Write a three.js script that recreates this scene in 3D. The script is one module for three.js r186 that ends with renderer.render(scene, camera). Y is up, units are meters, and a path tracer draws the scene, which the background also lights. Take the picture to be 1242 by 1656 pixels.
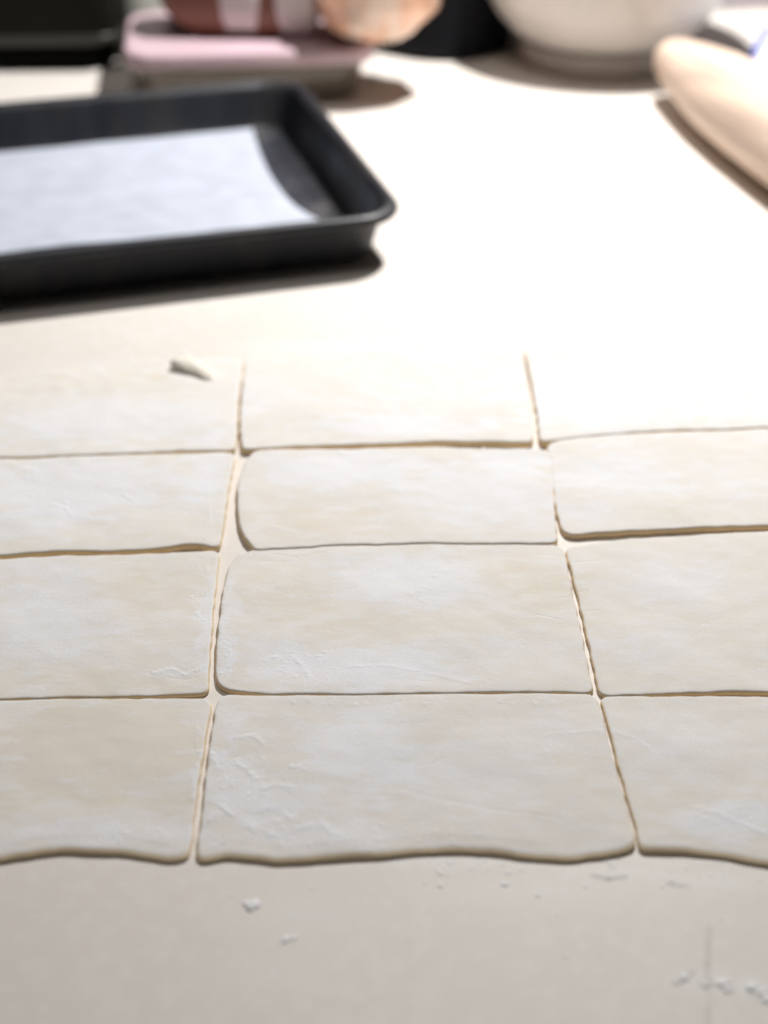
import * as THREE from 'three';
import { mergeGeometries, mergeVertices } from 'three/addons/utils/BufferGeometryUtils.js';
import { RectAreaLightUniformsLib } from 'three/addons/lights/RectAreaLightUniformsLib.js';
import { createNoise2D, createNoise3D } from 'simplex-noise';

// ---------------------------------------------------------------- camera, light, exposure
const scene = new THREE.Scene();
scene.background = new THREE.Color().setRGB(0.012, 0.012, 0.013);        // the unlit room
const F = 2600, CAM_H = 0.35, PITCH = THREE.MathUtils.degToRad(32.2);    // photograph 1242 x 1656
const camera = new THREE.PerspectiveCamera(2 * Math.atan(828 / F) * 180 / Math.PI, 1242 / 1656, 0.02, 20);
camera.position.set(0, CAM_H, 0);
camera.rotation.x = -PITCH;
camera.focus = 0.575;
camera.userData.fStop = 5.4;

const LAMP = new THREE.Vector3(0.16, 0.56, -1.055);
const lampLight = new THREE.SpotLight(new THREE.Color().setRGB(1, 0.99, 0.98), 2.38, 0, 1.35, 0.25, 2);
lampLight.position.copy(LAMP);
lampLight.target.position.set(0.13, 0, -0.85);
lampLight.castShadow = true;
lampLight.shadow.radius = 0.9;
lampLight.shadow.mapSize.set(2048, 2048);
lampLight.shadow.bias = -0.0005;
scene.add(lampLight, lampLight.target);

RectAreaLightUniformsLib.init();
const FILL_POS = new THREE.Vector3(-0.3, 2.0, -0.6);
const fillLight = new THREE.RectAreaLight(new THREE.Color().setRGB(1, 0.955, 0.91), 5.0, 0.6, 0.6);  // soft overhead fill, added to lift the shadows
fillLight.position.set(FILL_POS.x, FILL_POS.y - 0.012, FILL_POS.z);
fillLight.lookAt(FILL_POS.x, 0, FILL_POS.z);
scene.add(fillLight);

const renderer = new THREE.WebGLRenderer({ antialias: true });
renderer.toneMapping = THREE.LinearToneMapping;
renderer.toneMappingExposure = 1.0;
renderer.shadowMap.enabled = true;

// ---------------------------------------------------------------- helpers
let seed = 12345;
const rnd = () => { seed = (seed * 1664525 + 1013904223) >>> 0; return seed / 4294967296; };
const n2 = createNoise2D(rnd), n3 = createNoise3D(rnd);
const fbm = (x, y, o = 4) => { let s = 0, a = 0.5; for (let i = 0; i < o; i++) { s += a * n2(x, y); x = x * 2.03 + 17.1; y = y * 2.03 - 9.7; a *= 0.5; } return s; };
const { lerp, clamp, smoothstep } = THREE.MathUtils;
const sstep = (a, b, x) => a < b ? smoothstep(x, a, b) : 1 - smoothstep(x, b, a);
const lin = (r, g, b) => new THREE.Color().setRGB(r, g, b);
const toS = (c) => 255 * (c <= 0.0031308 ? 12.92 * c : 1.055 * Math.pow(c, 1 / 2.4) - 0.055);
// a point of the photograph on the level plane y = h
function at(px, py, h = 0) {
  const dx = (px - 621) / F, dy = -(py - 828) / F, c = Math.cos(PITCH), s = Math.sin(PITCH);
  const d = new THREE.Vector3(dx, dy * c - s, -dy * s - c), t = (h - CAM_H) / d.y;
  return new THREE.Vector3(d.x * t, h, d.z * t);
}
function mesh(name, geometry, material, parent) {
  const m = new THREE.Mesh(geometry, material);
  m.name = name; m.castShadow = true; m.receiveShadow = true;
  (parent || scene).add(m);
  return m;
}
function tag(o, label, category, group) { o.userData.label = label; o.userData.category = category; if (group) o.userData.group = group; return o; }
function thing(name, label, category, p) { const g = new THREE.Group(); g.name = name; g.position.copy(p); scene.add(g); return tag(g, label, category); }
function tex(w, h, fill, srgb) {
  const data = new Uint8Array(w * h * 4), o = [0, 0, 0];
  for (let j = 0; j < h; j++) for (let i = 0; i < w; i++) {
    fill((i + 0.5) / w, (j + 0.5) / h, o, i, j);
    const k = (j * w + i) * 4;
    for (let c = 0; c < 3; c++) data[k + c] = srgb ? toS(clamp(o[c], 0, 1)) : 255 * clamp(o[c], 0, 1);
    data[k + 3] = 255;
  }
  const t = new THREE.DataTexture(data, w, h);
  t.magFilter = THREE.LinearFilter; t.minFilter = THREE.LinearMipmapLinearFilter; t.generateMipmaps = true;
  t.wrapS = t.wrapT = THREE.MirroredRepeatWrapping;
  if (srgb) t.colorSpace = THREE.SRGBColorSpace;
  t.needsUpdate = true;
  return t;
}
// rings of points (each ring an array of [x,y,z], equal length, closed) -> skin; optional end point
function skin(rings, tip, tipStart) {
  const n = rings[0].length, pos = [], idx = [];
  for (const r of rings) for (const p of r) pos.push(p[0], p[1], p[2]);
  for (let k = 0; k + 1 < rings.length; k++) for (let i = 0; i < n; i++) {
    const a = k * n + i, b = k * n + (i + 1) % n;
    idx.push(a, b, a + n, b, b + n, a + n);
  }
  if (tip) { const t = pos.length / 3, k = (rings.length - 1) * n; pos.push(...tip); for (let i = 0; i < n; i++) idx.push(k + i, k + (i + 1) % n, t); }
  if (tipStart) { const t = pos.length / 3; pos.push(...tipStart); for (let i = 0; i < n; i++) idx.push((i + 1) % n, i, t); }
  const g = new THREE.BufferGeometry();
  g.setAttribute('position', new THREE.Float32BufferAttribute(pos, 3));
  g.setIndex(idx);
  g.computeVertexNormals();
  return g;
}
function planarUV(g, s = 1, ox = 0, oz = 0, up = 0) {
  const p = g.attributes.position, uv = new Float32Array(p.count * 2);
  for (let i = 0; i < p.count; i++) { uv[2 * i] = (p.getX(i) - ox + up * p.getY(i)) * s; uv[2 * i + 1] = (p.getZ(i) - oz + 0.6 * up * p.getY(i)) * s; }
  g.setAttribute('uv', new THREE.BufferAttribute(uv, 2));
  return g;
}
// rounded rectangle ring, counter-clockwise seen from above (so that skins built inwards and upwards face out)
function rrect(hx, hz, r, y, seg = 10, side = 10) {
  const out = [], c = [[1, 1, 0], [-1, 1, 1], [-1, -1, 2], [1, -1, 3]];
  for (let k = 0; k < 4; k++) {
    const [sx, sz, q] = c[k], [nx, nz] = c[(k + 1) % 4];
    for (let i = 0; i <= seg; i++) {
      const a = q * Math.PI / 2 + (i / seg) * Math.PI / 2;
      out.push([sx * (hx - r) + r * Math.cos(a), y, sz * (hz - r) + r * Math.sin(a)]);
    }
    const e = out[out.length - 1], a2 = (c[(k + 1) % 4][2]) * Math.PI / 2, f = [nx * (hx - r) + r * Math.cos(a2), y, nz * (hz - r) + r * Math.sin(a2)];
    for (let i = 1; i < side; i++) out.push([lerp(e[0], f[0], i / side), y, lerp(e[2], f[2], i / side)]);
  }
  return out.reverse();
}

// ---------------------------------------------------------------- counter
const CX0 = -0.75, CX1 = 0.75, CZ0 = -1.75, CZ1 = -0.16;
const smear = [[1140, 1585, 90, 26, .5], [1215, 1600, 50, 20, .5], [1000, 1410, 110, 16, .55], [760, 1395, 150, 12, .5], [1150, 1425, 120, 16, .5], [480, 1480, 130, 50, .35], [860, 1440, 220, 30, .3],
  [160, 590, 200, 14, .4], [500, 560, 180, 14, .4], [440, 1570, 120, 50, .25]].map(([x, y, rx, ry, s]) => {
  const c = at(x, y), a = at(x + rx, y), b = at(x, y - ry); return [c.x, c.z, a.x - c.x, c.z - b.z, s];
});
const scratch = [[[1147, 1500], [1144, 1560], [1146, 1656]], [[1090, 1590], [1108, 1582], [1122, 1572]], [[1135, 1588], [1150, 1592]], [[1170, 1588], [1182, 1602]], [[1212, 1592], [1232, 1600]], [[1218, 1610], [1250, 1622]],
  [[960, 1416], [985, 1422], [1010, 1418]], [[1080, 1430], [1110, 1434]]].map((l) => l.map(([x, y]) => at(x, y)));
function segDist(x, z, a, b) { const dx = b.x - a.x, dz = b.z - a.z, t = clamp(((x - a.x) * dx + (z - a.z) * dz) / (dx * dx + dz * dz), 0, 1); return Math.hypot(x - a.x - t * dx, z - a.z - t * dz); }
const counterMap = tex(2048, 2048, (u, v, o) => {
  const x = lerp(CX0, CX1, u), z = lerp(CZ0, CZ1, v);
  const m = fbm(x * 9, z * 9, 3), f = fbm(x * 90, z * 90, 3), g = n2(x * 700, z * 700);
  let k = 0;
  if (z > -0.75) for (const [cx, cz, rx, rz, s] of smear) {
    const d = Math.hypot((x - cx) / rx, (z - cz) / rz);
    if (d < 1.4) k += 0.9 * s * sstep(1.2, 0.0, d + 0.9 * f + 0.25 * m);
  }
  k = clamp(k + 0.16 * sstep(0.05, 0.4, f + 0.5 * m) + 0.5 * sstep(0.62, 0.85, n2(x * 640 + 7, z * 640)) * sstep(0.0, 0.5, 0.5 * m + f + 0.25), 0, 0.85);
  const t = 1 + 0.03 * m + 0.02 * f + 0.012 * g;
  o[0] = lerp(0.715 * t, 0.785, k); o[1] = lerp(0.66 * t, 0.765, k); o[2] = lerp(0.60 * t, 0.745, k);
  if (z > -0.37 && x > 0.03) for (let q = 0; q < scratch.length; q++) for (let i = 0; i + 1 < scratch[q].length; i++) {
    const d = segDist(x, z, scratch[q][i], scratch[q][i + 1]) + 0.0007 * f;
    if (d < 0.002) { const w = (q ? 0.34 : 0.2) * sstep(0.0016, 0.0003, d) * clamp(0.7 + 1.2 * f, 0, 1); for (let c = 0; c < 3; c++) o[c] *= 1 - w; }
  }
}, true);
{
  const w = CX1 - CX0, d = CZ1 - CZ0;
  const rings = [rrect(w / 2 - 0.004, d / 2 - 0.004, 0.02, -0.03), rrect(w / 2, d / 2, 0.02, -0.026), rrect(w / 2, d / 2, 0.02, -0.004), rrect(w / 2 - 0.0012, d / 2 - 0.0012, 0.02, -0.0012), rrect(w / 2 - 0.004, d / 2 - 0.004, 0.02, 0), rrect(w / 2 - 0.02, d / 2 - 0.02, 0.015, 0)];
  const g = skin(rings, [0, 0, 0], [0, -0.03, 0]);
  g.translate((CX0 + CX1) / 2, 0, (CZ0 + CZ1) / 2);
  const p = g.attributes.position, uv = new Float32Array(p.count * 2);
  for (let i = 0; i < p.count; i++) { uv[2 * i] = (p.getX(i) - CX0) / w; uv[2 * i + 1] = (p.getZ(i) - CZ0) / d; }
  g.setAttribute('uv', new THREE.BufferAttribute(uv, 2));
  const c = mesh('countertop', g, new THREE.MeshStandardMaterial({ map: counterMap, roughness: 0.62 }));
  c.userData.kind = 'structure';
  c.userData.label = 'cream white countertop dusted with flour';
}

// ---------------------------------------------------------------- dough: colour and relief, in metres on the table
const T = 0.0029;
const DX0 = -0.27, DX1 = 0.27, DZ0 = -0.73, DZ1 = -0.33;
const patch = [ // x, y, half width, half height (photo pixels), strength: dustings of flour
  [200, 680, 190, 40, .7], [640, 692, 150, 18, .9], [640, 640, 220, 50, .35], [960, 650, 150, 60, .8], [60, 700, 80, 20, .4], [430, 640, 60, 30, .4], [1180, 640, 110, 60, .6],
  [110, 790, 210, 52, 1.0], [335, 765, 40, 60, .7], [60, 845, 90, 30, .6], [560, 760, 150, 32, 1.0], [780, 800, 130, 60, .7], [840, 745, 60, 20, .7], [1000, 765, 110, 40, .8], [950, 830, 60, 22, .5], [1180, 790, 80, 40, .5],
  [70, 1005, 130, 72, .85], [60, 920, 120, 18, .5], [338, 1000, 14, 100, .8], [300, 1085, 60, 16, .5], [660, 935, 150, 46, 1.0], [600, 1080, 160, 36, 1.05], [368, 1020, 14, 90, .9], [440, 1060, 60, 40, .6], [800, 1040, 160, 40, .35], [1090, 940, 90, 36, .6], [1060, 1040, 90, 40, .45],
  [150, 1345, 190, 24, .7], [326, 1240, 12, 90, .8], [580, 1205, 100, 80, .95], [440, 1300, 90, 46, .8], [360, 1220, 22, 90, .8], [400, 1250, 40, 40, .5], [760, 1250, 150, 70, .5], [880, 1180, 90, 40, .3], [1185, 1325, 90, 32, 1.0], [1090, 1200, 110, 60, .4], [520, 1345, 150, 24, .6],
].map(([x, y, rx, ry, s]) => { const c = at(x, y, T), a = at(x + rx, y, T), b = at(x, y - ry, T), d = at(x, y + ry, T); return [c.x, (b.z + d.z) / 2, a.x - c.x, (d.z - b.z) / 2, s]; });
const bare = [ // where little flour lies
  [170, 1210, 180, 80, 1.5], [200, 1100, 180, 18, .5], [850, 935, 90, 34, .8], [500, 845, 120, 26, .7], [230, 960, 110, 40, .6], [120, 620, 150, 18, .4], [700, 1010, 240, 20, .45], [520, 640, 100, 30, .2], [470, 960, 90, 40, .5], [1160, 800, 80, 40, .3],
].map(([x, y, rx, ry, s]) => { const c = at(x, y, T), a = at(x + rx, y, T), b = at(x, y - ry, T), d = at(x, y + ry, T); return [c.x, (b.z + d.z) / 2, a.x - c.x, (d.z - b.z) / 2, s]; });
const blob = (list, x, z, wob) => { let k = 0; for (const [cx, cz, rx, rz, s] of list) { const dx = (x - cx) / rx, dz = (z - cz) / rz; if (dx * dx + dz * dz < 3) k += s * sstep(1.25, 0.5, Math.sqrt(dx * dx + dz * dz) + wob); } return k; };
// pressed creases (negative) and raised ridges of flour or dough (positive), metres
const line = (pts, w, h) => ({ pts: pts.map(([x, y]) => at(x, y, T)), w, h });
const creases = [
  line([[865, 742], [878, 748], [888, 750]], .0007, -.0006), line([[850, 752], [872, 760], [886, 772]], .0006, -.0005), line([[870, 735], [892, 742]], .0007, -.0006), line([[840, 770], [870, 775], [890, 790]], .0006, -.0004), line([[800, 790], [850, 796]], .0006, -.0003),
  line([[868, 894], [890, 896], [908, 900]], .0008, -.0006), line([[928, 908], [945, 906], [965, 905]], .0007, -.0007), line([[905, 965], [922, 960]], .0005, -.0005), line([[932, 955], [948, 952]], .0005, -.0005), line([[936, 986], [952, 985], [966, 983]], .0006, -.0005), line([[868, 992], [890, 996], [908, 1000]], .0006, -.0005), line([[1130, 1010], [1142, 1004], [1150, 1014]], .0006, -.0004), line([[440, 893], [480, 898], [520, 892]], .0009, -.0005), line([[425, 905], [470, 906]], .0008, -.0005), line([[430, 882], [470, 887]], .0007, .0004),
  line([[248, 1086], [275, 1078], [300, 1088], [322, 1078]], .0012, .0008), line([[270, 1092], [300, 1096], [325, 1090]], .0008, -.0005),
  line([[455, 1080], [475, 1060], [490, 1075], [500, 1095]], .0014, .0008), line([[462, 1088], [480, 1084]], .0009, -.0006), line([[560, 1075], [620, 1072], [690, 1085], [760, 1102]], .0012, .0004), line([[640, 1095], [700, 1100]], .0008, -.0003),
  line([[382, 1228], [400, 1240], [412, 1252]], .0018, .0012), line([[365, 1245], [385, 1262], [372, 1272]], .0014, -.0008), line([[395, 1285], [415, 1280]], .0012, -.0008), line([[425, 1270], [445, 1262], [470, 1270]], .0018, .001), line([[380, 1190], [410, 1186], [425, 1200]], .0014, .0009), line([[340, 1215], [352, 1240]], .0018, .0009),
  line([[360, 1300], [372, 1310]], .0022, .0011), line([[398, 1325], [410, 1335]], .0022, .0012), line([[330, 1325], [352, 1310]], .0018, .001), line([[480, 1335], [500, 1330]], .0018, .0008), line([[520, 1330], [545, 1345]], .0022, .0009), line([[420, 1305], [440, 1300]], .0016, .0008), line([[455, 1310], [470, 1318]], .0016, .0007),
  line([[880, 1185], [930, 1180], [990, 1178], [1030, 1192], [1060, 1215]], .0012, .0004), line([[890, 1190], [885, 1220], [900, 1240]], .001, .0003), line([[700, 1230], [715, 1222]], .001, -.0005), line([[630, 1265], [700, 1285], [800, 1305], [900, 1318]], .0012, -.0003),
  line([[1125, 1300], [1160, 1310], [1242, 1345]], .0016, .0006), line([[1150, 1330], [1220, 1362]], .0012, -.0004),
  line([[20, 752], [60, 760], [40, 770]], .0012, .0006), line([[70, 770], [110, 765]], .001, -.0004), line([[85, 815], [108, 822], [115, 832]], .0014, .0008), line([[200, 800], [215, 808]], .0012, .0008), line([[338, 770], [336, 800], [340, 850]], .001, .0004), line([[330, 805], [345, 803]], .0009, -.0004), line([[440, 850], [480, 862]], .001, .0004), line([[520, 855], [570, 850]], .0009, -.0003),
  line([[150, 592], [160, 600], [170, 606]], .0012, .0008), line([[240, 668], [275, 662]], .0012, .0004), line([[340, 703], [355, 696]], .0012, .0005),
];
const heightMap = (() => {
  const W = 2048, H = 1520, px = W / (DX1 - DX0), b = new Float32Array(W * H);
  for (const { pts, w, h } of creases) for (let i = 0; i + 1 < pts.length; i++) {
    const a = pts[i], c = pts[i + 1], m = w * 3;
    const i0 = Math.floor((Math.min(a.x, c.x) - m - DX0) * px), i1 = Math.ceil((Math.max(a.x, c.x) + m - DX0) * px), j0 = Math.floor((Math.min(a.z, c.z) - m - DZ0) / (DZ1 - DZ0) * H), j1 = Math.ceil((Math.max(a.z, c.z) + m - DZ0) / (DZ1 - DZ0) * H);
    for (let j = Math.max(0, j0); j < Math.min(H, j1); j++) for (let k = Math.max(0, i0); k < Math.min(W, i1); k++) {
      const x = DX0 + k / px, z = DZ0 + j / H * (DZ1 - DZ0), d = segDist(x, z, a, c) * (1 + 0.5 * n2(x * 600, z * 600)), v = h * Math.exp(-d * d / (w * w * 0.5)) * (0.75 + 0.4 * n2(x * 350 + 40, z * 350));
      const q = j * W + k; if (Math.abs(v) > Math.abs(b[q])) b[q] = v;
    }
  }
  for (const [x0, y0, rx, ry, n] of [[420, 1290, 110, 78, 100], [345, 1250, 14, 110, 40], [365, 1020, 12, 90, 40], [335, 1010, 8, 90, 24], [480, 1075, 60, 34, 40], [600, 1345, 180, 24, 70], [120, 795, 150, 50, 70], [318, 1250, 8, 90, 30], [150, 1345, 150, 18, 30], [640, 730, 240, 6, 50], [600, 935, 160, 40, 40], [1170, 1330, 80, 30, 40], [700, 1130, 260, 6, 50], [320, 940, 20, 60, 20]]) for (let m = 0; m < n; m++) {
    const a = rnd() * 6.283, q = Math.sqrt(rnd()), c = at(x0 + rx * q * Math.cos(a), y0 + ry * q * Math.sin(a), T), w = 0.0004 + 0.0012 * rnd() * rnd(), h = 0.0002 + 0.5 * w * rnd(), e = 0.6 + 0.8 * rnd();
    const ci = (c.x - DX0) * px, cj = (c.z - DZ0) / (DZ1 - DZ0) * H, rr = Math.ceil(w * 2.5 * px);
    for (let j = Math.max(0, Math.floor(cj - rr)); j < Math.min(H, cj + rr); j++) for (let k = Math.max(0, Math.floor(ci - rr)); k < Math.min(W, ci + rr); k++) {
      const x = (k - ci) / px, z = (j - cj) / px * e, d = Math.hypot(x, z) * (1 + 0.45 * n2(k * 0.11, j * 0.11)), v = h * Math.exp(-d * d / (w * w * 0.6)), t = j * W + k;
      if (v > b[t]) b[t] = v;
    }
  }
  return { W, H, b };
})();
const flourAt = (x, z) => {
  const wx = x + 0.006 * fbm(x * 40, z * 40, 3), wz = z + 0.005 * fbm(x * 40 + 50, z * 60, 3);
  const st = fbm(x * 38 + 5, z * 95, 4), wob = 0.85 * st;
  const dry = fbm(x * 55 + 31, z * 130, 4);
  let k = 0.37 + 0.22 * st + 0.16 * sstep(0.02, 0.22, dry) - 0.08 + 0.56 * blob(patch, wx, wz, wob) - 0.4 * blob(bare, wx, wz, wob);
  return clamp(k, 0, 1);
};
const doughMap = tex(heightMap.W, heightMap.H, (u, v, o, i, j) => {
  const x = lerp(DX0, DX1, u), z = lerp(DZ0, DZ1, v);
  let k = flourAt(x, z);
  const coarse = fbm(x * 14, z * 14, 2), gr = n2(x * 1500, z * 1500), gr2 = n2(x * 480, z * 620);
  const h = heightMap.b[j * heightMap.W + i];
  k = clamp(k + 0.2 * gr2 * (0.3 + k) + 0.12 * n2(x * 1050, z * 1250) * (0.3 + k) + 0.06 * gr + Math.max(0, h) * 420 + 0.55 * sstep(0.6, 0.85, n2(x * 1300 + 3, z * 1500)) * sstep(-0.1, 0.5, fbm(x * 30 + 70, z * 60, 3) + 0.35 * k), 0, 1);
  const q = 0.07 + 0.88 * k, t = 1 + 0.025 * gr + 0.02 * coarse;
  o[0] = lerp(0.715, 0.775, q) * t; o[1] = lerp(0.655, 0.773, q) * t; o[2] = lerp(0.558 + 0.02 * coarse, 0.795, q) * t;
}, true);
const BUMP = 0.003;
const doughBump = tex(heightMap.W, heightMap.H, (u, v, o, i, j) => {
  const x = lerp(DX0, DX1, u), z = lerp(DZ0, DZ1, v), k = flourAt(x, z);
  const h = 0.22 * heightMap.b[j * heightMap.W + i] + 0.00003 * fbm(x * 90, z * 140, 2) + (0.000005 + 0.000015 * k) * n2(x * 900, z * 900) + 0.00001 * n2(x * 330, z * 420) + 0.00006 * k;
  o[0] = o[1] = o[2] = 0.5 + h / BUMP;
}, false);
const doughTop = new THREE.MeshStandardMaterial({ map: doughMap, bumpMap: doughBump, bumpScale: BUMP, roughness: 0.93 });
const cutMap = tex(256, 256, (u, v, o) => { const t = 1 + 0.06 * fbm(u * 20, v * 20, 3); o[0] = 0.83 * t; o[1] = 0.675 * t; o[2] = 0.455 * t; }, true);
const doughCut = new THREE.MeshStandardMaterial({ map: cutMap, roughness: 0.75 });

// outline points (photo pixels on the dough's top face), clockwise in the picture starting at the far left corner
function doughPiece(name, label, pix, o = {}) {
  const T = o.thick;
  const P = pix.map((p) => Array.isArray(p) && p.length === 3 ? new THREE.Vector3(p[0], T, p[1]) : at(p[0], p[1], T));
  // dense outline with softened corners
  let pts = P.map((p) => [p.x, p.z]);
  for (let it = 0; it < 2; it++) { const q = []; for (let i = 0; i < pts.length; i++) { const a = pts[i], b = pts[(i + 1) % pts.length], L = Math.hypot(b[0] - a[0], b[1] - a[1]), c = Math.min(0.25, 0.0011 / L); q.push([lerp(a[0], b[0], c), lerp(a[1], b[1], c)], [lerp(a[0], b[0], 1 - c), lerp(a[1], b[1], 1 - c)]); } pts = q; }
  const N = 360, seg = pts.map((a, i) => { const b = pts[(i + 1) % pts.length]; return Math.hypot(b[0] - a[0], b[1] - a[1]); }), total = seg.reduce((s, v) => s + v, 0);
  const out = []; let k = 0, acc = 0;
  for (let i = 0; i < N; i++) { const s = i / N * total; while (acc + seg[k] < s) acc += seg[k++]; const a = pts[k], b = pts[(k + 1) % pts.length], f = (s - acc) / seg[k]; out.push([lerp(a[0], b[0], f), lerp(a[1], b[1], f)]); }
  // low-pass a little so that the polyline's kinks flow
  for (let it = 0; it < 3; it++) { const q = out.map((p, i) => { const a = out[(i + N - 1) % N], b = out[(i + 1) % N]; return [(a[0] + 2 * p[0] + b[0]) / 4, (a[1] + 2 * p[1] + b[1]) / 4]; }); for (let i = 0; i < N; i++) out[i] = q[i]; }
  const nor = out.map((p, i) => { const a = out[(i + N - 2) % N], b = out[(i + 2) % N], dx = b[0] - a[0], dz = b[1] - a[1], l = Math.hypot(dx, dz); return [-dz / l, dx / l]; }); // inwards for this winding
  const cx = out.reduce((s, p) => s + p[0], 0) / N, cz = out.reduce((s, p) => s + p[1], 0) / N;
  let sgn = 0; for (let i = 0; i < N; i++) sgn += nor[i][0] * (cx - out[i][0]) + nor[i][1] * (cz - out[i][1]);
  if (sgn < 0) nor.forEach((v) => { v[0] *= -1; v[1] *= -1; });
  const top = (x, z) => T + 0.00035 * n2(x * 22 + 3, z * 22) + 0.0001 * n2(x * 70, z * 70);
  const rough = out.map(([x, z]) => 0.00008 * n2(x * 520, z * 520) + 0.00028 * n2(x * 90, z * 90));
  const nw = nor.map((_, i) => { let x = 0, z = 0; for (let j = -9; j <= 9; j++) { const v = nor[(i + j + N) % N]; x += v[0]; z += v[1]; } const l = Math.hypot(x, z); return [x / l, z / l]; });
  const slope = nor.map(([, z]) => o.slope ? o.slope * clamp(-z * 1.3 - 0.2, 0, 1) : 0);
  const ring = (inset, yf) => out.map(([x, z], i) => { const d = -0.0003 - 0.0007 * (1 - yf) + inset * (1 + 1.2 * slope[i] * (inset < 0.003 ? 1 : 0)) - 0.0021 * slope[i] * (1 - yf) + rough[i] * (inset < 0.002 ? 1 : 0.4), m = inset > 0.0015 ? nw[i] : nor[i], X = x + m[0] * d, Z = z + m[1] * d; return [X, yf * top(X, Z), Z]; });
  const sideRings = [ring(0.0009, 0.02), ring(0.0003, 0.16), ring(0.0000, 0.36), ring(0.00002, 0.62), ring(0.0001, 0.86)];
  const last = ring(0.0045, 1.0);
  const topRings = [ring(0.0001, 0.86), ring(0.0004, 0.94), ring(0.0009, 0.975), ring(0.0022, 0.99), last];
  for (let r = 1; r < 22; r++) topRings.push(last.map(([x, , z]) => { const f = r / 22, X = lerp(x, cx, f), Z = lerp(z, cz, f); return [X, top(X, Z), Z]; }));
  const gs = skin(sideRings, null, null), gt = skin(topRings, [cx, top(cx, cz), cz]);
  // sides: uv along the outline in units of 5 cm; top: plan position
  const fix = (g, side) => { // outward check
    const p = g.attributes.position, n = g.attributes.normal; let s = 0;
    for (let i = 0; i < p.count; i++) s += side ? n.getX(i) * (p.getX(i) - cx) + n.getZ(i) * (p.getZ(i) - cz) : n.getY(i);
    if (s < 0) { const id = g.index.array; for (let i = 0; i < id.length; i += 3) { const t = id[i]; id[i] = id[i + 1]; id[i + 1] = t; } g.computeVertexNormals(); }
    const uv = new Float32Array(p.count * 2);
    for (let i = 0; i < p.count; i++) { uv[2 * i] = side ? (p.getX(i) + p.getZ(i)) / 0.05 : (p.getX(i) - DX0) / (DX1 - DX0); uv[2 * i + 1] = side ? p.getY(i) / 0.05 : (p.getZ(i) - DZ0) / (DZ1 - DZ0); }
    g.setAttribute('uv', new THREE.BufferAttribute(uv, 2));
  };
  fix(gs, true); fix(gt, false);
  // shared edge normals so that the rounded edge shades smoothly
  { const a = gs.attributes.normal, b = gt.attributes.normal, o2 = (sideRings.length - 1) * N; for (let i = 0; i < N; i++) { const v = new THREE.Vector3(a.getX(o2 + i) + b.getX(i), a.getY(o2 + i) + b.getY(i), a.getZ(o2 + i) + b.getZ(i)).normalize(); a.setXYZ(o2 + i, v.x, v.y, v.z); b.setXYZ(i, v.x, v.y, v.z); } }
  const g = new THREE.Group(); g.name = name; scene.add(g);
  tag(g, label, 'dough', 'cut dough rectangles');
  const base = new THREE.Vector3(cx, 0, cz); g.position.copy(base);
  gs.translate(-cx, 0, -cz); gt.translate(-cx, 0, -cz);
  mesh('floured_top', gt, doughTop, g);
  mesh('cut_edge', gs, doughCut, g);
  return g;
}
const W = (x, z) => [x, z, 1]; // a corner outside the picture, in metres
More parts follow.
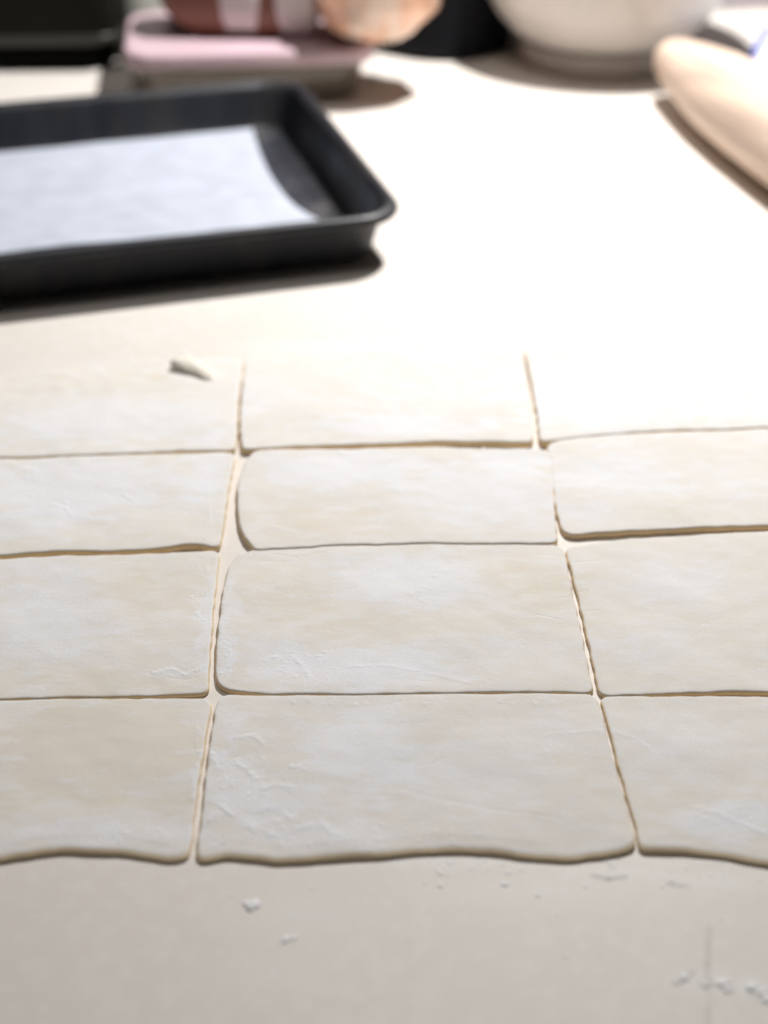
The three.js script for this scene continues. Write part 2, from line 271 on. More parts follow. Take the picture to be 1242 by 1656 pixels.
const pieces = [
  ['pale dough rectangle with torn curl on its edge, in the row beside the tray',
    [W(-.208, -.664), [0, 605], [150, 592], [200, 586], [280, 579], [340, 577], [389, 577], [391, 600], [385, 640], [382, 690], [379, 725], [300, 727], [230, 731], [150, 734], [0, 738], W(-.2, -.594)]],
  ['pale dough rectangle in the middle of the row beside the baking tray',
    [[396, 577], [600, 571], [720, 565], [841, 560], [846, 575], [852, 620], [857, 670], [861, 715], [780, 711], [700, 712], [640, 716], [560, 717], [480, 720], [392, 725], [389, 680], [390, 650], [395, 600]]],
  ['smooth pale dough rectangle in the row beside the tray, on the rolling pin side',
    [[849, 560], [1000, 556], [1242, 555], W(.205, -.702), W(.204, -.617), [1242, 689], [1050, 696], [950, 703], [905, 709], [875, 714], [869, 660], [859, 610], [853, 580]]],
  ['thickly floured dough rectangle in the second row from the tray, on the tray side',
    [W(-.203, -.590), [0, 742], [150, 737], [300, 733], [376, 730], [379, 738], [371, 770], [363, 820], [357, 868], [351, 885], [330, 880], [300, 878], [270, 883], [200, 889], [100, 889], [0, 896], W(-.2, -.522)]],
  ['floured dough rectangle bounded by a wide gap, middle of the second row from the tray',
    [[412, 728], [500, 726], [700, 723], [880, 726], [889, 733], [893, 780], [897, 840], [899, 876], [800, 877], [700, 876], [560, 879], [480, 883], [412, 887], [398, 868], [388, 845], [385, 815], [386, 785], [396, 748]]],
  ['dough rectangle with raised front edge in the second row, on the rolling pin side',
    [[884, 722], [900, 713], [940, 707], [1000, 702], [1242, 693], W(.203, -.611), W(.199, -.545), [1242, 847], [1100, 851], [1000, 857], [940, 861], [914, 861], [908, 845], [900, 815], [893, 770], [891, 740]]],
  ['dough rectangle with one broad pinkish white flour patch, third row from the tray',
    [W(-.2, -.517), [0, 905], [100, 899], [200, 897], [300, 893], [351, 891], [353, 900], [345, 960], [340, 1020], [336, 1070], [335, 1118], [270, 1121], [200, 1124], [0, 1128], W(-.19, -.434)]],
  ['large dough rectangle with rounded corners and two flour patches, middle of the third row',
    [[388, 893], [420, 888], [500, 883], [700, 879], [800, 879], [908, 881], [914, 900], [922, 950], [936, 1010], [950, 1080], [958, 1118], [880, 1117], [800, 1117], [700, 1119], [600, 1120], [450, 1121], [405, 1117], [368, 1112], [353, 1102], [350, 1080], [354, 1020], [361, 960], [371, 915]]],
  ['plain dough rectangle with small creases by its cut, third row, rolling pin side',
    [[916, 884], [960, 878], [1000, 873], [1100, 866], [1242, 859], W(.2, -.541), W(.2, -.437), [1242, 1116], [1160, 1117], [1100, 1118], [1040, 1121], [972, 1122], [964, 1080], [949, 1015], [935, 955], [924, 915]]],
  ['tan barely floured dough rectangle in the row farthest from the tray',
    [W(-.192, -.430), [0, 1133], [200, 1130], [300, 1128], [336, 1128], [338, 1140], [325, 1225], [313, 1310], [304, 1380], [270, 1384], [240, 1376], [180, 1370], [100, 1368], [50, 1374], [0, 1383], W(-.18, -.356)]],
  ['dough rectangle with crumbly flour clumps, middle of the row farthest from the tray',
    [[352, 1133], [362, 1123], [450, 1126], [600, 1124], [800, 1122], [960, 1122], [966, 1132], [985, 1210], [1008, 1290], [1026, 1365], [980, 1373], [920, 1383], [850, 1377], [790, 1370], [740, 1367], [680, 1369], [620, 1375], [560, 1378], [500, 1383], [440, 1385], [400, 1379], [370, 1376], [322, 1386], [323, 1360], [332, 1280], [343, 1195]]],
  ['dough rectangle with a streaky flour patch near its corner, farthest row, rolling pin side',
    [[970, 1126], [1000, 1125], [1100, 1126], [1242, 1127], W(.2, -.433), W(.19, -.352), [1242, 1390], [1200, 1381], [1150, 1373], [1100, 1368], [1060, 1368], [1036, 1370], [1034, 1345], [1018, 1288], [998, 1220], [981, 1150]]],
];
pieces.forEach(([label, pix], i) => doughPiece(i ? 'dough_rectangle_' + String(i).padStart(3, '0') : 'dough_rectangle', label, pix, { slope: i > 8 ? 1 : 0, thick: [0.0034, 0.0030, 0.0023, 0.0019][Math.floor(i / 3)] }));

// the torn curl of dough
{
  const A = at(286, 593, T), B = at(344, 617, T), rings = [], M = 14, n = 20;
  const dir = B.clone().sub(A).normalize(), side = new THREE.Vector3(-dir.z, 0, dir.x);
  for (let k = 0; k <= M; k++) {
    const f = k / M, r = lerp(0.0040, 0.0031, f) * (1 + 0.07 * Math.sin(7 * f)) * (f < 0.12 ? 0.8 + 0.2 * Math.sqrt(f / 0.12) : 1) * Math.sqrt(Math.max(0.04, 1 - Math.pow(Math.max(0, f - 0.6) / 0.4, 2))), c = A.clone().lerp(B, f), h = lerp(0.0050, 0.0006, f);
    c.addScaledVector(side, -0.0015 * Math.sin(f * 3.0));
    rings.push(Array.from({ length: n }, (_, i) => { const a = i / n * 2 * Math.PI, w = 1 + 0.1 * n2(3 * Math.cos(a) + f * 2, 3 * Math.sin(a)); return [c.x + side.x * Math.cos(a) * r * 1.35 * w, T + h * 0.5 + Math.sin(a) * r * 0.85 * w, c.z + side.z * Math.cos(a) * r * 1.35 * w]; }));
  }
  const r0 = rings[0], mid = [0, 1, 2].map((c) => r0.reduce((s, p) => s + p[c], 0) / n), inner = r0.map((p) => p.map((v, c) => lerp(v, mid[c], 0.35))), deep = r0.map((p) => [lerp(p[0], mid[0], 0.45) + dir.x * 0.003, lerp(p[1], mid[1], 0.45), lerp(p[2], mid[2], 0.45) + dir.z * 0.003]);
  const e = rings[M], end = [0, 1, 2].map((c) => e.reduce((s, p) => s + p[c], 0) / n);
  const g = skin([deep, inner, ...rings], end, [mid[0] + dir.x * 0.003, mid[1], mid[2] + dir.z * 0.003]);
  g.translate(-A.x, -T, -A.z);
  const m = mesh('dough_curl', g, new THREE.MeshStandardMaterial({ color: lin(0.80, 0.745, 0.645), roughness: 0.9 }));
  m.position.set(A.x, T, A.z);
  tag(m, 'small torn curl of dough lying at the edge of a dough rectangle', 'dough scrap');
}

// ---------------------------------------------------------------- flour: loose clumps (nobody could count them)
function clumps(name, label, list) {
  const gs = [];
  for (const [px, py, r, h, flat = 0.6] of list) {
    const p = at(px, py, h), g = new THREE.IcosahedronGeometry(r, 2), q = g.attributes.position, s = rnd() * 50;
    for (let i = 0; i < q.count; i++) { const v = new THREE.Vector3().fromBufferAttribute(q, i), k = 1 + 0.32 * n3(v.x / r * 1.1 + s, v.y / r * 1.1, v.z / r * 1.1) + 0.15 * n3(v.x / r * 3 + s, v.y / r * 3, v.z / r * 3); q.setXYZ(i, v.x * k * 1.2, Math.max(-0.25 * r, v.y * k * flat * 0.32), v.z * k); }
    g.deleteAttribute('uv'); g.deleteAttribute('normal');
    g.rotateY(rnd() * 6.3); g.translate(p.x, h + 0.1 * r, p.z);
    const s2 = mergeVertices(g, 1e-6); s2.computeVertexNormals(); gs.push(s2);
  }
  const m = mesh(name, mergeGeometries(gs), new THREE.MeshStandardMaterial({ color: lin(0.84, 0.83, 0.82), roughness: 1 }));
  m.userData.kind = 'stuff';
  tag(m, label, 'flour');
}
{
  const t = [[408, 1464, .0019, 0], [398, 1461, .0009, 0], [462, 1519, .0011, 0], [474, 1516, .0009, 0], [456, 1524, .0005, 0], [1105, 1580, .0011, 0], [1140, 1592, .001, 0], [1168, 1590, .0016, 0], [1176, 1600, .0012, 0], [1216, 1596, .0015, 0], [1230, 1604, .0012, 0], [1240, 1616, .0014, 0], [1096, 1588, .0008, 0],
    [860, 527, .0013, 0], [537, 545, .0009, 0], [418, 560, .0008, 0], [400, 563, .0007, 0], [425, 566, .0006, 0], [372, 572, .001, 0], [270, 577, .0012, 0], [300, 572, .0014, 0], [210, 583, .001, 0], [470, 543, .0006, 0], [712, 1432, .0008, 0], [816, 1430, .0009, 0], [870, 1448, .0007, 0]];
  for (let i = 0; i < 60; i++) { const x = 640 + rnd() * 600; t.push([x, 1386 + rnd() * rnd() * 55 + (x > 850 ? 4 : 0), 0.00025 + 0.0006 * rnd() * rnd(), 0, 0.4]); }
  for (let i = 0; i < 40; i++) t.push([rnd() * 1242, 1400 + rnd() * 250, 0.0002 + 0.0003 * rnd(), 0]);
  for (let i = 0; i < 30; i++) { const x = rnd() * 860; t.push([x, 602 - x * 0.05 - 4 - rnd() * 16, 0.0003 + 0.0006 * rnd(), 0]); }
  clumps('loose_flour', 'loose flour crumbs scattered on the countertop', t);
  const d = [];
  const H = 0.0016;
  for (let i = 0; i < 9; i++) { const a = rnd() * 6.28, q = Math.sqrt(rnd()); d.push([420 + Math.cos(a) * 110 * q - 20 * rnd(), 1290 + Math.sin(a) * 75 * q, 0.0004 + 0.0011 * rnd() * rnd(), H, 0.5]); }
  for (let i = 0; i < 3; i++) d.push([440 + rnd() * 90, 1045 + rnd() * 60, 0.0003 + 0.0006 * rnd(), H, 0.5]);
  for (let i = 0; i < 14; i++) d.push([440 + rnd() * 300, 1320 + rnd() * 40, 0.0003 + 0.0006 * rnd() * rnd(), H, 0.5]);
  for (let i = 0; i < 12; i++) d.push([10 + rnd() * 250, 745 + rnd() * 100, 0.0003 + 0.0006 * rnd() * rnd(), H, 0.5]);
  for (const [x0, x1, y] of [[400, 860, 722], [420, 890, 730], [560, 900, 883], [120, 330, 736], [20, 330, 1136], [400, 950, 1128], [1000, 1230, 700], [930, 1230, 868]]) for (let i = 0; i < 2; i++) d.push([x0 + rnd() * (x1 - x0), y + 2 + rnd() * 5, 0.0002 + 0.0004 * rnd(), H, 0.6]);
  clumps('dusting_flour', 'flour crumbs lying on top of the dough rectangles', d);
}

// ---------------------------------------------------------------- baking tray
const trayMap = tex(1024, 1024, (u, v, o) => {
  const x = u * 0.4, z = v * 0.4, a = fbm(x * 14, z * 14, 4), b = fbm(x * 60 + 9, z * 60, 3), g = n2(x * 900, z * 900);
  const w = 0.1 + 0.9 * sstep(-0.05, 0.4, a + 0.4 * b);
  const scuffHaze = sstep(-0.02, 0.10, Math.min(0.146 - Math.abs(x - 0.2), 0.102 - Math.abs(z - 0.2)) * 12 + 0.1 * a + 0.1 * b);   // floor lightened: hazy lamp reflection painted into the colour, with some scraping wear
  const t = (1 + 0.12 * g) * (1 + 1.6 * scuffHaze * (0.8 + 0.8 * a));
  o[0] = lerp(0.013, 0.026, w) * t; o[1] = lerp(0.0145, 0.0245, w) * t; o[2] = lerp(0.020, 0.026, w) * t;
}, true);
const trayRough = tex(512, 512, (u, v, o) => { const k = 0.48 + 0.16 * fbm(u * 12, v * 12, 4) + 0.05 * n2(u * 200, v * 200); o[0] = o[1] = o[2] = k; }, false);
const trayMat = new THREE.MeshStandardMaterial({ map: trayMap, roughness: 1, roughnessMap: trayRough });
{
  const HX = 0.17, HZ = 0.1255, ang = Math.atan2(0.278, 0.96);   // along the front edge x, towards the back -z
  const corner = new THREE.Vector3(0.0140, 0, -0.8030);          // sharp front right corner of the rim
  const g = thing('baking_tray', 'dark blue black metal baking tray with rolled rim, lined with paper', 'baking tray', new THREE.Vector3());
  g.rotation.y = ang;
  const off = new THREE.Vector3(HX, 0, HZ).applyAxisAngle(new THREE.Vector3(0, 1, 0), ang);
  g.position.copy(corner).sub(off);
  const R = 0.026, H = 0.031, ring = (inset, y) => rrect(HX - inset, HZ - inset, Math.max(0.006, R - inset * 0.55), y, 12, 14);
  const body = [ring(0.0170, 0.0004), ring(0.0148, 0.0010), ring(0.0133, 0.0032), ring(0.0115, 0.0100), ring(0.0090, 0.0200), ring(0.0068, 0.0270), ring(0.0060, 0.0288), ring(0.0072, 0.0288), ring(0.0081, 0.0270), ring(0.0103, 0.0200), ring(0.0128, 0.0100), ring(0.0144, 0.0050), ring(0.0165, 0.0024), ring(0.0200, 0.0015), ring(0.05, 0.0014), ring(0.09, 0.0014)];
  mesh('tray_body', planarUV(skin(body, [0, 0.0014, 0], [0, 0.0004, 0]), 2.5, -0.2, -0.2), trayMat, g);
  const rb = 0.0036, rim = [];
  for (let k = 0; k <= 14; k++) { const a = -Math.PI / 2 - k / 14 * 2 * Math.PI; rim.push(ring(rb + Math.cos(a) * rb, H - rb + Math.sin(a) * rb * 0.95)); }
  const rg = skin(rim), p = rg.attributes.position, nn = rg.attributes.normal;
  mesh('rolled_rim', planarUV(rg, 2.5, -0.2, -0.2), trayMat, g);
  g.updateMatrixWorld(true);
}
// baking paper on its floor
{
  const map = tex(512, 512, (u, v, o) => { const t = 1 + 0.13 * fbm(u * 7, v * 7, 5) + 0.02 * n2(u * 160, v * 160); o[0] = 0.475 * t; o[1] = 0.505 * t; o[2] = 0.575 * t; }, true);
  const right = [[402, 188], [411, 220], [424, 258], [440, 290], [462, 318], [488, 338], [516, 354]].map(([x, y]) => at(x, y, 0.004));
  const left = right.map((p, i) => { const f = i / (right.length - 1); return new THREE.Vector3(lerp(-0.299, -0.245, f), 0.004, lerp(-0.980, -0.806, f)); });
  const rc = new THREE.CatmullRomCurve3(right), lc = new THREE.CatmullRomCurve3(left), pos = [], idx = [], uv = [], NX = 50, NZ = 40;
  for (let s = 0; s < 2; s++) for (let j = 0; j <= NZ; j++) for (let i = 0; i <= NX; i++) {
    const a = lc.getPoint(j / NZ), b = rc.getPoint(j / NZ), f = i / NX, p = a.lerp(b, f);
    const wave = 0.0010 * (1 + fbm(p.x * 12, p.z * 12 + 4, 2)) + 0.0022 * Math.pow(Math.max(0, f - 0.7) / 0.3, 2) * (1 - Math.abs(2 * j / NZ - 0.9));
    pos.push(p.x, 0.0022 + wave - s * 0.00025, p.z); uv.push(f, j / NZ);
  }
  const S = (NX + 1) * (NZ + 1), q = (i, j, s) => s * S + j * (NX + 1) + i;
  for (let j = 0; j < NZ; j++) for (let i = 0; i < NX; i++) { idx.push(q(i, j, 0), q(i, j + 1, 0), q(i + 1, j, 0), q(i + 1, j, 0), q(i, j + 1, 0), q(i + 1, j + 1, 0)); idx.push(q(i, j, 1), q(i + 1, j, 1), q(i, j + 1, 1), q(i + 1, j, 1), q(i + 1, j + 1, 1), q(i, j + 1, 1)); }
  const wall = (a, b, c, d) => idx.push(a, b, c, b, d, c);
  for (let j = 0; j < NZ; j++) { wall(q(NX, j, 0), q(NX, j + 1, 0), q(NX, j, 1), q(NX, j + 1, 1)); wall(q(0, j + 1, 0), q(0, j, 0), q(0, j + 1, 1), q(0, j, 1)); }
  for (let i = 0; i < NX; i++) { wall(q(i, NZ, 0), q(i + 1, NZ, 0), q(i, NZ, 1), q(i + 1, NZ, 1)); wall(q(i + 1, 0, 0), q(i, 0, 0), q(i + 1, 0, 1), q(i, 0, 1)); }
  const g = new THREE.BufferGeometry();
  g.setAttribute('position', new THREE.Float32BufferAttribute(pos, 3)); g.setAttribute('uv', new THREE.Float32BufferAttribute(uv, 2)); g.setIndex(idx); g.computeVertexNormals();
  tag(mesh('baking_paper', g, new THREE.MeshStandardMaterial({ map, roughness: 0.6 })), 'bluish white sheet of baking paper lying inside the dark tray', 'baking paper');
}

// ---------------------------------------------------------------- rolling pin
{
  const A = at(1076, 88, 0.029), B = at(1242, 202, 0.029), d = B.clone().sub(A).setY(0).normalize(), L = 0.46;
  const woodMap = tex(512, 1024, (u, v, o) => { const a = fbm(u * 16 + 2 * n2(u * 2, v * 2), v * 3.5, 4), b = n2(u * 120, v * 10), t = 1 + 0.3 * a + 0.1 * b; o[0] = 0.63 * t; o[1] = 0.485 * t * (1 + 0.02 * a); o[2] = 0.385 * t; }, true);
  const pts = [], rr = [[0, 0], [.0008, .0042], [.0026, .0078], [.006, .0111], [.011, .0137], [.022, .0166], [.05, .0213], [.09, .0263], [.13, .0284], [.18, .029], [.23, .0291]];
  for (const [y, r] of rr) pts.push(new THREE.Vector2(r, y));
  for (const [y, r] of rr.slice(0, -1).reverse()) pts.push(new THREE.Vector2(r, L - y));
  const g = new THREE.LatheGeometry(pts, 48);
  g.rotateX(Math.PI / 2);                                                          // axis along z
  const m = mesh('rolling_pin', g, new THREE.MeshStandardMaterial({ map: woodMap, roughness: 0.5 }));
  m.position.copy(A); m.position.y = 0.0292; m.rotation.y = Math.atan2(d.x, d.z);
  tag(m, 'pale wooden tapered rolling pin lying beside the stoneware bowl', 'rolling pin');
}

// ---------------------------------------------------------------- bowl
{
  const g = thing('mixing_bowl', 'beige stoneware bowl on a narrow foot', 'bowl', new THREE.Vector3(0.160, 0, -1.190));
  const map = tex(512, 512, (u, v, o) => { const s = sstep(0.62, 0.8, n2(u * 70, v * 70)), t = 1 + 0.04 * fbm(u * 10, v * 10, 3) - 0.25 * s; o[0] = 0.60 * t; o[1] = 0.555 * t; o[2] = 0.515 * t; }, true);
  const mat = new THREE.MeshPhysicalMaterial({ map, roughness: 0.35, clearcoat: 0.3, clearcoatRoughness: 0.25 });
  const footMap = tex(256, 256, (u, v, o) => { const t = 1 + 0.25 * fbm(u * 60, v * 12, 3) - 0.35 * sstep(0.5, 0.8, n2(u * 120, v * 20)); o[0] = 0.46 * t; o[1] = 0.41 * t; o[2] = 0.37 * t; }, true);
  const V = (a) => a.map(([r, y]) => new THREE.Vector2(r, y));
  mesh('bowl_body', new THREE.LatheGeometry(V([[0.0, .0165], [.052, .0165], [.061, .0190], [.068, .024], [.077, .034], [.086, .049], [.093, .066], [.097, .080], [.0985, .090], [.0987, .0925], [.0974, .094], [.0958, .0925], [.092, .078], [.086, .062], [.077, .044], [.066, .031], [.050, .023], [0, .022]]), 72), mat, g);
  mesh('foot_ring', new THREE.LatheGeometry(V([[.0, .004], [.048, .004], [.050, .0008], [.052, .0003], [.0595, .0003], [.0612, .0012], [.0606, .006], [.0590, .012], [.0586, .0163]]), 72), new THREE.MeshStandardMaterial({ map: footMap, roughness: 0.8 }), g);
}

// ---------------------------------------------------------------- lidded food box and what stands on it
{
  const g = thing('food_container', 'clear food container with a pink lid, behind the baking tray', 'container', new THREE.Vector3(-0.095, 0, -1.125));
  g.rotation.y = 0.10;
  const bx = (hx, hz, r, y0, y1, t) => skin([rrect(hx - 0.008, hz - 0.008, r, y0), rrect(hx - 0.004, hz - 0.004, r, y0 + 0.002), rrect(hx, hz, r, y1), rrect(hx - t, hz - t, r - t, y1), rrect(hx - 0.004 - t, hz - 0.004 - t, r - t, y0 + 0.004), rrect(hx - 0.012, hz - 0.012, r - t, y0 + 0.003)], [0, y0 + 0.003, 0], [0, y0, 0]);
  mesh('box', bx(0.078, 0.050, 0.016, 0.0004, 0.0290, 0.0016), new THREE.MeshPhysicalMaterial({ color: lin(0.55, 0.48, 0.39), roughness: 0.2, transmission: 0.85, thickness: 0 }), g);
  const food = skin([rrect(0.069, 0.042, 0.014, 0.0045), rrect(0.072, 0.044, 0.014, 0.012), rrect(0.072, 0.044, 0.014, 0.020), rrect(0.066, 0.038, 0.014, 0.023), rrect(0.03, 0.02, 0.01, 0.024)], [0, 0.0235, 0], [0, 0.0045, 0]);
  mesh('contents', food, new THREE.MeshStandardMaterial({ color: lin(0.22, 0.135, 0.07), roughness: 0.8 }), g);
  const lid = skin([rrect(0.079, 0.051, 0.017, 0.0292), rrect(0.0838, 0.0553, 0.019, 0.0282), rrect(0.0845, 0.056, 0.02, 0.0295), rrect(0.0845, 0.056, 0.02, 0.0360), rrect(0.083, 0.0545, 0.02, 0.0380), rrect(0.079, 0.051, 0.018, 0.0385), rrect(0.075, 0.047, 0.016, 0.0370), rrect(0.04, 0.02, 0.01, 0.0370)], [0, 0.0370, 0], [0, 0.0292, 0]);
  mesh('lid', lid, new THREE.MeshStandardMaterial({ color: lin(0.56, 0.41, 0.45), roughness: 0.4 }), g);
}
const LID = 0.0371;
{ // reddish packet with a pale wrapper
  const g = thing('wrapped_packet', 'reddish brown packet with a pale pinkish paper band, on the pink lid', 'packet', new THREE.Vector3(-0.098, LID, -1.127));
  g.rotation.y = -0.06;
  const lump = (hx, hz, h, x0, y0) => { const q = []; for (let k = 0; k <= 12; k++) { const f = k / 12, s = Math.pow(Math.sin(Math.PI * lerp(0.06, 0.94, f)), 0.35); q.push(rrect(hx * s, hz * s, 0.016 * s, y0 + h * f).map(([x, y, z]) => [x + x0, y, z])); } return skin(q, [x0, y0 + h, 0], [x0, y0, 0]); };
  mesh('packet_body', lump(0.056, 0.026, 0.058, 0, 0.0002), new THREE.MeshStandardMaterial({ color: lin(0.21, 0.08, 0.05), roughness: 0.5 }), g);
  const band = (x0, hx) => { const q = []; for (let k = 0; k <= 12; k++) { const f = k / 12, s = Math.pow(Math.sin(Math.PI * lerp(0.06, 0.94, f)), 0.35); q.push(rrect(hx * lerp(1, s, 0.3), 0.0268 * s, 0.008, 0.0008 + 0.0585 * f).map(([x, y, z]) => [x + x0, y, z])); } return skin(q, [x0, 0.0597, 0], [x0, 0.0008, 0]); };
  mesh('paper_band', band(0.0015, 0.0180), new THREE.MeshStandardMaterial({ color: lin(0.66, 0.60, 0.58), roughness: 0.6 }), g);
  mesh('paper_band', band(0.0378, 0.0165), new THREE.MeshStandardMaterial({ color: lin(0.70, 0.63, 0.61), roughness: 0.6 }), g);
}
{ // pale orange rounded bag
  const q = [], n = 48, c = 0.040;
  for (let k = 1; k < 26; k++) { const a = -Math.PI / 2 + k / 26 * Math.PI, y = Math.sin(a), r = Math.pow(Math.cos(a), 0.8); q.push(Array.from({ length: n }, (_, i) => { const t = -i / n * 2 * Math.PI, w = 1 + 0.10 * n3(1.2 * Math.cos(t), 1.2 * Math.sin(t), y * 1.5) + 0.03 * n3(3 * Math.cos(t), 3 * Math.sin(t), y * 4); return [0.044 * r * Math.cos(t) * w, c + c * y * 0.995, 0.038 * r * Math.sin(t) * w]; })); }
  const map = tex(256, 256, (u, v, o) => { const t = 1 + 0.1 * fbm(u * 6, v * 6, 3), w = 0.35 + 0.65 * sstep(-0.2, 0.25, fbm(u * 3 + 8, v * 3, 3)); o[0] = 0.82 * t; o[1] = lerp(0.36, 0.62, w) * t; o[2] = lerp(0.17, 0.50, w) * t; }, true);
  const g = planarUV(skin(q, [0, 2 * c, 0], [0, 0.0004, 0]), 10);
  const m = mesh('orange_bag', g, new THREE.MeshPhysicalMaterial({ map, roughness: 0.3, clearcoat: 0.6, clearcoatRoughness: 0.2 }));
  m.position.set(-0.006, LID + 0.001, -1.100);
  tag(m, 'pale orange rounded bag at the end of the pink lid', 'bag');
}
{ // small greyish glass jar behind
  const V = (a) => a.map(([r, y]) => new THREE.Vector2(r, y));
  const g = thing('glass_jar', 'small greyish green jar between black appliance and pink lidded container', 'jar', new THREE.Vector3(-0.180, 0, -1.197));
  mesh('jar_body', new THREE.LatheGeometry(V([[0, .0004], [.017, .0004], [.019, .003], [.019, .05], [.016, .058], [.013, .062], [.013, .068]]), 40), new THREE.MeshPhysicalMaterial({ color: lin(0.42, 0.43, 0.38), roughness: 0.25, transmission: 0.3, thickness: 0 }), g);
  mesh('jar_lid', new THREE.LatheGeometry(V([[.0135, .0665], [.0150, .067], [.0150, .080], [.0142, .0812], [0, .0812]]), 40), new THREE.MeshStandardMaterial({ color: lin(0.4, 0.36, 0.33), roughness: 0.5 }), g);
}
{ // dark navy pot
  const V = (a) => a.map(([r, y]) => new THREE.Vector2(r, y));
  const g = thing('dark_pot', 'black rounded pot standing next to the stoneware bowl', 'pot', new THREE.Vector3(0.046, 0, -1.225));
  const mat = new THREE.MeshPhysicalMaterial({ color: lin(0.003, 0.0035, 0.006), roughness: 0.6, specularIntensity: 0.25 });
  mesh('pot_body', new THREE.LatheGeometry(V([[0, .0004], [.046, .0004], [.050, .003], [.0515, .010], [.053, .055], [.0545, .0565], [.0535, .058], [.0515, .056], [.0495, .010], [.046, .006], [0, .006]]), 64), mat, g);
  const h = new THREE.TorusGeometry(0.014, 0.0035, 12, 28, Math.PI); h.rotateX(Math.PI / 2); h.rotateY(-Math.PI / 2); h.translate(-0.052, 0.044, 0);
  mesh('pot_handle', h, mat, g);
}
{ // black appliance
  const g = thing('black_appliance', 'black boxy kitchen appliance with a recessed base behind the baking tray', 'appliance', new THREE.Vector3(-0.345, 0, -1.27));
  g.rotation.y = 0.03;
  const solid = (hx, hz, r, y0, y1) => skin([rrect(hx - 0.003, hz - 0.003, r, y0), rrect(hx, hz, r, y0 + 0.003), rrect(hx, hz, r, y1 - 0.004), rrect(hx - 0.004, hz - 0.004, r, y1)], [0, y1, 0], [0, y0, 0]);
  mesh('appliance_base', solid(0.145, 0.115, 0.012, 0.0004, 0.0168), new THREE.MeshPhysicalMaterial({ color: lin(0.002, 0.002, 0.002), roughness: 0.7, specularIntensity: 0.2 }), g);
  mesh('appliance_body', solid(0.150, 0.122, 0.016, 0.0172, 0.17), new THREE.MeshPhysicalMaterial({ color: lin(0.006, 0.0052, 0.003), roughness: 0.6, specularIntensity: 0.3 }), g);
  mesh('trim_strip', skin([rrect(0.1515, 0.1235, 0.017, 0.0200), rrect(0.1528, 0.1248, 0.018, 0.0215), rrect(0.1528, 0.1248, 0.018, 0.0255), rrect(0.1515, 0.1235, 0.017, 0.0270)]), new THREE.MeshStandardMaterial({ color: lin(0.03, 0.028, 0.021), roughness: 0.45 }), g);
}
{ // paper with a blue edge, behind the rolling pin
  const g = thing('paper_sheet', 'white paper sheet with a blue edge, lying behind the rolling pin', 'paper', new THREE.Vector3(0.335, 0, -1.15));
  g.rotation.y = -0.35;
  const sl = (hx, hz, y0, y1, x0) => skin([rrect(hx, hz, 0.002, y0), rrect(hx, hz, 0.002, y1)], [0, y1, 0], [0, y0, 0]).translate(x0, 0, 0);
  mesh('sheet', sl(0.075, 0.10, 0.0004, 0.0010, 0), new THREE.MeshStandardMaterial({ color: lin(0.82, 0.82, 0.82), roughness: 0.8 }), g);
  mesh('blue_edge', sl(0.003, 0.098, 0.0011, 0.0014, -0.071), new THREE.MeshStandardMaterial({ color: lin(0.10, 0.13, 0.55), roughness: 0.7 }), g);
}
{ // flour bag at the back right
  const q = []; for (let k = 0; k <= 16; k++) { const f = k / 16, s = 0.9 + 0.1 * Math.pow(Math.sin(Math.PI * lerp(0.08, 0.92, f)), 0.5); q.push(rrect(0.055 * s, 0.035 * s, 0.012, 0.0004 + 0.15 * f).map(([x, y, z]) => { const w = 0.003 * n3(x * 35, y * 35, z * 35) * Math.min(1, f * 8); return [x + w, y, z + w]; })); }
  const map = tex(256, 256, (u, v, o) => { const t = 1 + 0.14 * fbm(u * 8, v * 8, 4); o[0] = 0.48 * t; o[1] = 0.44 * t; o[2] = 0.48 * t; }, true);
  const m = mesh('flour_bag', planarUV(skin(q, [0, 0.1504, 0], [0, 0.0004, 0]), 6), new THREE.MeshStandardMaterial({ map, roughness: 0.6 }));
  m.position.set(0.31, 0, -1.36); m.rotation.y = 0.2;
  tag(m, 'crinkled lilac white flour bag standing behind the stoneware bowl', 'bag');
}

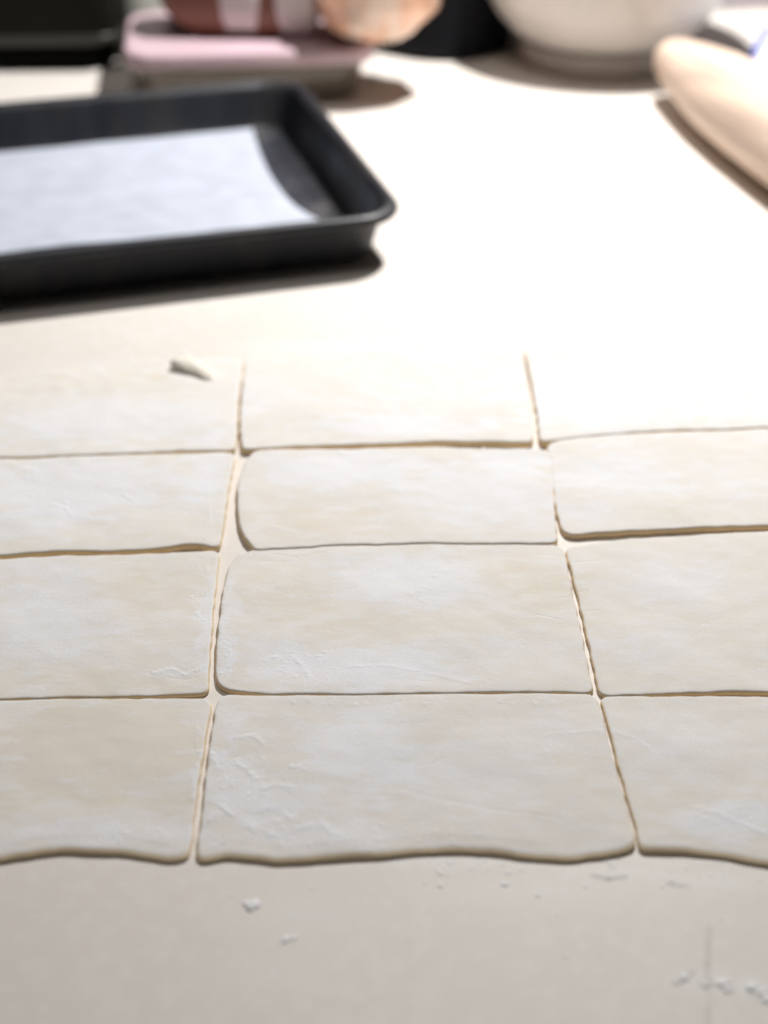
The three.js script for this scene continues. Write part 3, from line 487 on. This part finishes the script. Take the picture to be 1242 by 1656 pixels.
// ---------------------------------------------------------------- work lamp and added fill light (out of the frame)
{
  const g = thing('work_lamp', 'white work lamp with a round head on a slim stem, lighting the counter', 'lamp', new THREE.Vector3(0.22, 0, -1.62));
  const mat = new THREE.MeshStandardMaterial({ color: lin(0.7, 0.7, 0.7), roughness: 0.4 });
  const V = (a) => a.map(([r, y]) => new THREE.Vector2(r, y));
  mesh('lamp_base', new THREE.LatheGeometry(V([[0, .0004], [.085, .0004], [.09, .004], [.09, .014], [.086, .018], [0, .02]]), 48), mat, g);
  const L = LAMP.clone().sub(g.position);
  const curve = new THREE.CatmullRomCurve3([new THREE.Vector3(0, 0.018, 0), new THREE.Vector3(0, 0.4, 0), new THREE.Vector3(0, 0.6, 0.03), new THREE.Vector3(L.x * 0.5, 0.68, L.z * 0.55), new THREE.Vector3(L.x, L.y + 0.055, L.z)]);
  mesh('lamp_stem', new THREE.TubeGeometry(curve, 60, 0.007, 12), mat, g);
  mesh('lamp_head', new THREE.LatheGeometry(V([[0.0, .055], [.02, .053], [.03, .040], [.034, .016], [.0335, .016], [.029, .038], [.019, .050], [0, .052]]), 40).translate(L.x, L.y, L.z), mat, g);
  const bulb = mesh('bulb', new THREE.SphereGeometry(0.018, 24, 16).translate(L.x, L.y, L.z), new THREE.MeshStandardMaterial({ color: lin(0.9, 0.9, 0.9), emissive: lin(1, 0.965, 0.92), emissiveIntensity: 8, roughness: 0.5 }), g);
  bulb.castShadow = false;
}
{
  const g = thing('added_fill_light', 'flat square white fill light added high above the counter', 'lamp', FILL_POS.clone());  // glowing panel added to go with the fill, not a known fixture
  mesh('fill_housing', new THREE.BoxGeometry(0.64, 0.03, 0.64).translate(0, 0.018, 0), new THREE.MeshStandardMaterial({ color: lin(0.7, 0.7, 0.7), roughness: 0.5 }), g);
  mesh('fill_panel', new THREE.BoxGeometry(0.6, 0.006, 0.6).translate(0, -0.001, 0), new THREE.MeshStandardMaterial({ color: lin(0.8, 0.8, 0.8), emissive: lin(0.95, 0.97, 1), emissiveIntensity: 0.8, roughness: 0.5 }), g);
}

scene.traverse((o) => { if (o.isMesh && o.name !== 'bulb') { o.castShadow = true; o.receiveShadow = true; } });
renderer.render(scene, camera);
